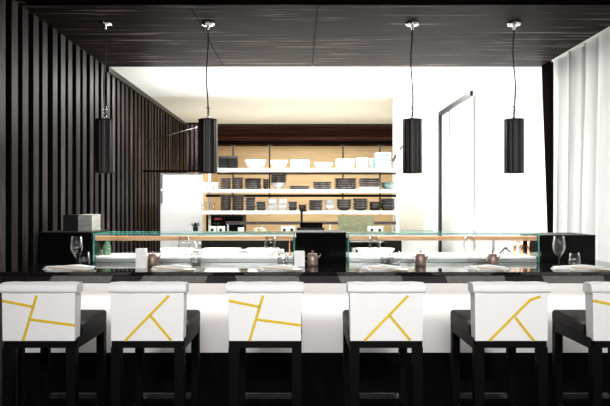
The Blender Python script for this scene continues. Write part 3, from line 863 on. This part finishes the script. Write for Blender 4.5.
# knives block / pans seen as dark shapes through the case glass
for px0, px1, y0, y1, nm, lb in ((350, 384, 241.5, 247, 'griddle', 'black flat griddle behind left end of right case'),):
    D = 5.95
    t = thing(nm, lb, 'griddle', (wx((px0+px1)/2, D), D, zpz))
    w = (wx(px1, D) - wx(px0, D)) / 2
    MB().box(-w, w, -.1, .1, wz(y1, D) - zpz, wz(y0, D) - zpz, M['lacquer']).build('plate', t, bevel=.006)
    for sx in (-1, 1):
        MB().box(sx * w * .8 - .015, sx * w * .8 + .015, -.08, .08, 0, wz(y1, D) - zpz, M['steel']).build('leg', t)

# pairs of small white boxes with round grey mark
wbs = [(212.7, 'left box of the left pair'), (221.2, 'right box of the left pair'), (284.5, 'left box of the middle pair'), (291.7, 'right box of the middle pair'), (379.7 - 8.2, 'left box of right pair'), (379.3, 'right box of right pair')]
for px, lb in wbs:
    D = 6.75
    s = .040
    t = thing('condiment_box', 'small white box with grey round mark on the worktop, ' + lb, 'box', (wx(px, D), D, zw + .0005), 'small white boxes on the worktop')
    MB().box(-s, s, -.04, .04, 0, .085, M['white_gloss']).build('box_body', t, bevel=.005)
    d = MB(); d.tube([(0, -.0425, .045), (0, -.0395, .045)], .017, M['frame_grey'], 16); d.build('dial', t)

# red flower in a pot, cup, whisk coil, black machine
D = 7.02
t = thing('flower_pot', 'red flower in a small dark pot at left end of the worktop', 'potted flower', (wx(217.5, D), D, zw + .0005))
MB().lathe([(.022, 0), (.032, .08), (.029, .08), (.02, .01)], M['brown_ceramic'], seg=20).build('pot', t)
b = MB(); b.tube([(0, 0, .03), (.006, 0, .11), (0, 0, .15)], .003, M['green'], 6)
for k in range(5):
    a = k * 1.26; b.add([(0, 0, .09), (.045*math.cos(a) - .01*math.sin(a), .045*math.sin(a) + .01*math.cos(a), .12), (.07*math.cos(a), .07*math.sin(a), .105), (.045*math.cos(a) + .01*math.sin(a), .045*math.sin(a) - .01*math.cos(a), .118)], [(0, 1, 2, 3)], M['green'])
b.build('leaves', t)
b = MB()
for k in range(9):
    a = k * 2.4; rr = .012 + .0035 * k
    b.lathe([(.004, .15), (.016, .158), (.012, .172), (.003, .176)], M['red'], cx=rr*math.cos(a), cy=rr*math.sin(a), seg=8)
b.build('blossom', t)
D = 6.72
inst('cup', dish_mesh('cup', .035, .07, 'white_gloss'), (wx(241, D), D, zw + .0005), 'small white cup standing alone on the worktop', 'cup')
t = thing('wire_whisk', 'coiled wire whisk lying on the worktop', 'whisk', (wx(259, D), D, zw + .012))
MB().tube([(.075 * math.cos(a * .5) * (1 - a * .02), .02 * math.sin(a * .9), .028 + .026 * math.sin(a * .5)) for a in range(0, 38)], .0045, M['chrome'], 6).build('coil', t)
MB().tube([(.06, 0, .012), (.17, .01, .006)], .009, M['chrome'], 8, .007).build('handle', t)
D = 6.66
t = thing('espresso_machine', 'black machine with upright arm on the worktop behind central divider', 'machine', (wx(310.5, D), D, zw + .0005))
MB().box(-.155, .155, -.06, .12, 0, .072, M['lacquer_matt']).build('base', t, bevel=.008)
MB().box(-.12, .135, -.05, .10, .075, .135, M['lacquer']).build('body', t, bevel=.012)
MB().tube([(-.10, .02, .13), (-.10, .02, .25), (-.085, 0, .27)], .013, M['cord'], 10).build('arm', t)
MB().box(-.125, -.045, -.02, .04, .255, .28, M['lacquer_matt']).build('head', t, bevel=.004)
D = 7.09
tag(MB().box(wx(338, D), wx(374, D), 0, .012, zw + .002, wz(216, D), M['screen']).build('woven_screen', None, (0, D, 0)), 'pale green woven screen standing behind the worktop', 'screen')
# white dishes strewn on the worktop
for px, kind, lb in ((232, 'plate', 'small white saucer left of the lone cup'), (272, 'plate', 'small white saucer right of the wire whisk'), (345, 'plate', 'small white saucer right of the black machine'), (357, 'plate', 'small white saucer left of the right box pair')):
    inst('saucer', dish_mesh(kind, .05, .02, 'white_gloss'), (wx(px, 6.7), 6.7, zw + .0005), lb + ' on worktop', 'saucer', 'white saucers on the worktop')
# dark cabinet beyond, left
D = 9.0
t = thing('dark_cabinet', 'tall-backed black cabinet beyond the left end of shelves', 'cabinet', (wx(225, D), D, 0))
MB().box(-.29, .28, 0, .5, 0, wz(215, D), M['lacquer_matt']).build('cabinet_body', t, bevel=.005)
MB().box(-.27, -.01, -.02, -.001, .1, wz(217, D), M['lacquer']).build('door', t)
MB().box(.0, .26, -.02, -.001, .1, wz(217, D), M['lacquer']).build('door', t)

# white cupboard run under the doorway at the right, with a dark tray on top
D = 7.2
t = thing('side_cabinet', 'low white cabinet right of the shelves with dark top', 'cabinet', (wx(418, D), D, 0))
w = (wx(439, D) - wx(400, D)) / 2
MB().box(-w, w, 0, .4, 0, wz(233.6, D), M['white_gloss']).build('cabinet_body', t, bevel=.004)
MB().box(-w + .01, w + .02, -.02, .4, wz(233.4, D), wz(232.0, D), M['frame_grey']).build('cabinet_top', t)

# small plant stand / gadgets seen in the white doorway
D = 7.30
t = thing('potted_herb', 'small green herb in a grey pot before the white door', 'potted plant', (wx(195.5, D), D, 0))
MB().box(-.05, .06, -.05, .05, 0, wz(233, D), M['white_gloss']).build('pedestal', t)
z0 = wz(233, D)
MB().lathe([(.028, z0 + .001), (.034, z0 + .07), (.03, z0 + .07), (.02, z0 + .01)], M['frame_grey'], seg=18).build('pot', t)
b = MB(); rn = random.Random(3)
for k in range(26):
    a = rn.uniform(0, 6.28); r_ = rn.uniform(.01, .06); zz = z0 + .075 + rn.uniform(0, .055)
    b.add([(0, 0, z0 + .06), (r_*math.cos(a) - .012*math.sin(a), r_*math.sin(a)+.012*math.cos(a), zz), (1.25*r_*math.cos(a), 1.25*r_*math.sin(a), zz + .004), (r_*math.cos(a)+.012*math.sin(a), r_*math.sin(a)-.012*math.cos(a), zz)], [(0, 1, 2, 3)], M['green'])
b.build('leaves', t)

# ------------------------------------------------------------------ light
def area(name, loc, rot, sx, sy, e, col=(1, 1, 1)):
    L = bpy.data.lights.new(name, 'AREA'); L.shape = 'RECTANGLE'; L.size = sx; L.size_y = sy; L.energy = e; L.color = col
    o = bpy.data.objects.new(name, L); C.objects.link(o); o.location = loc; o.rotation_euler = rot
    return o
# kitchen ceiling light, far room light and added upward fills
area('kitchen_light', (.6, 6.62, CEIL - .05), (math.radians(-10), 0, 0), 4.6, .5, 200, (1, .985, .96))
area('kitchen_ceiling_fill', (.4, 6.7, CAMZ + .62), (PI, 0, 0), 3.6, .2, 50, (1, .985, .95))  # unseen upward fill added to brighten the white ceiling
area('far_room_light', (.0, 9.0, CAMZ + .0), (PI, 0, 0), 4.0, 1.2, 55, (1, .93, .80))  # unseen upward fill, added to even out the cream ceiling
area('far_room_light', (.4, 12.0, CEIL - .08), (math.radians(25), 0, 0), 3.4, 1.0, 210, (1, .92, .78))
# fill lights added inside the front top edge of the glass cases
for a_, c_ in ((93, 294.5), (348, 539.5)):
    xa_, xc_ = wx(a_, DCASE), wx(c_, DCASE)
    area('case_fill_light', ((xa_ + xc_) / 2, DCASE + .072, ZG - .055), (math.radians(-8), 0, 0), xc_ - xa_ - .1, .012, 3.5, (1, .98, .95))
# daylight outside the curtain
area('window_daylight', (XR + .7, 4.4, 1.6), (0, PI / 2, 0), 2.6, 3.2, 100, (.99, 1, 1))
# dining room lighting behind the camera, falling on the stools
o = area('dining_light', (0, -.6, 2.75), (math.radians(66), 0, 0), 5.0, .5, 62, (1, .98, .97)); o.data.spread = math.radians(66)
# fill light added under the counter edge to brighten the white front
area('counter_fill_light', ((XC0 + XC1) / 2, DC + .11, FZ0 + .012), (math.radians(50), 0, 0), XC1 - XC0 - .1, .04, 8, (1, .96, .93))
W_ = bpy.data.worlds.new('World'); scn.world = W_; W_.use_nodes = True
W_.node_tree.nodes['Background'].inputs['Color'].default_value = (1, 1, 1, 1)
W_.node_tree.nodes['Background'].inputs['Strength'].default_value = .02

# ------------------------------------------------------------------ camera
cam = bpy.data.cameras.new('Camera'); co = bpy.data.objects.new('Camera', cam); C.objects.link(co)
co.location = (0, 0, CAMZ); co.rotation_euler = (PI / 2, 0, 0)
cam.sensor_width = 36; cam.lens = 36 * F / 610
cam.shift_x = (305 - VX) / 610; cam.shift_y = (VY - 203) / 610
scn.camera = co
scn.view_settings.view_transform = 'Standard'; scn.view_settings.look = 'None'
scn.view_settings.exposure = 0.0; scn.view_settings.gamma = 1
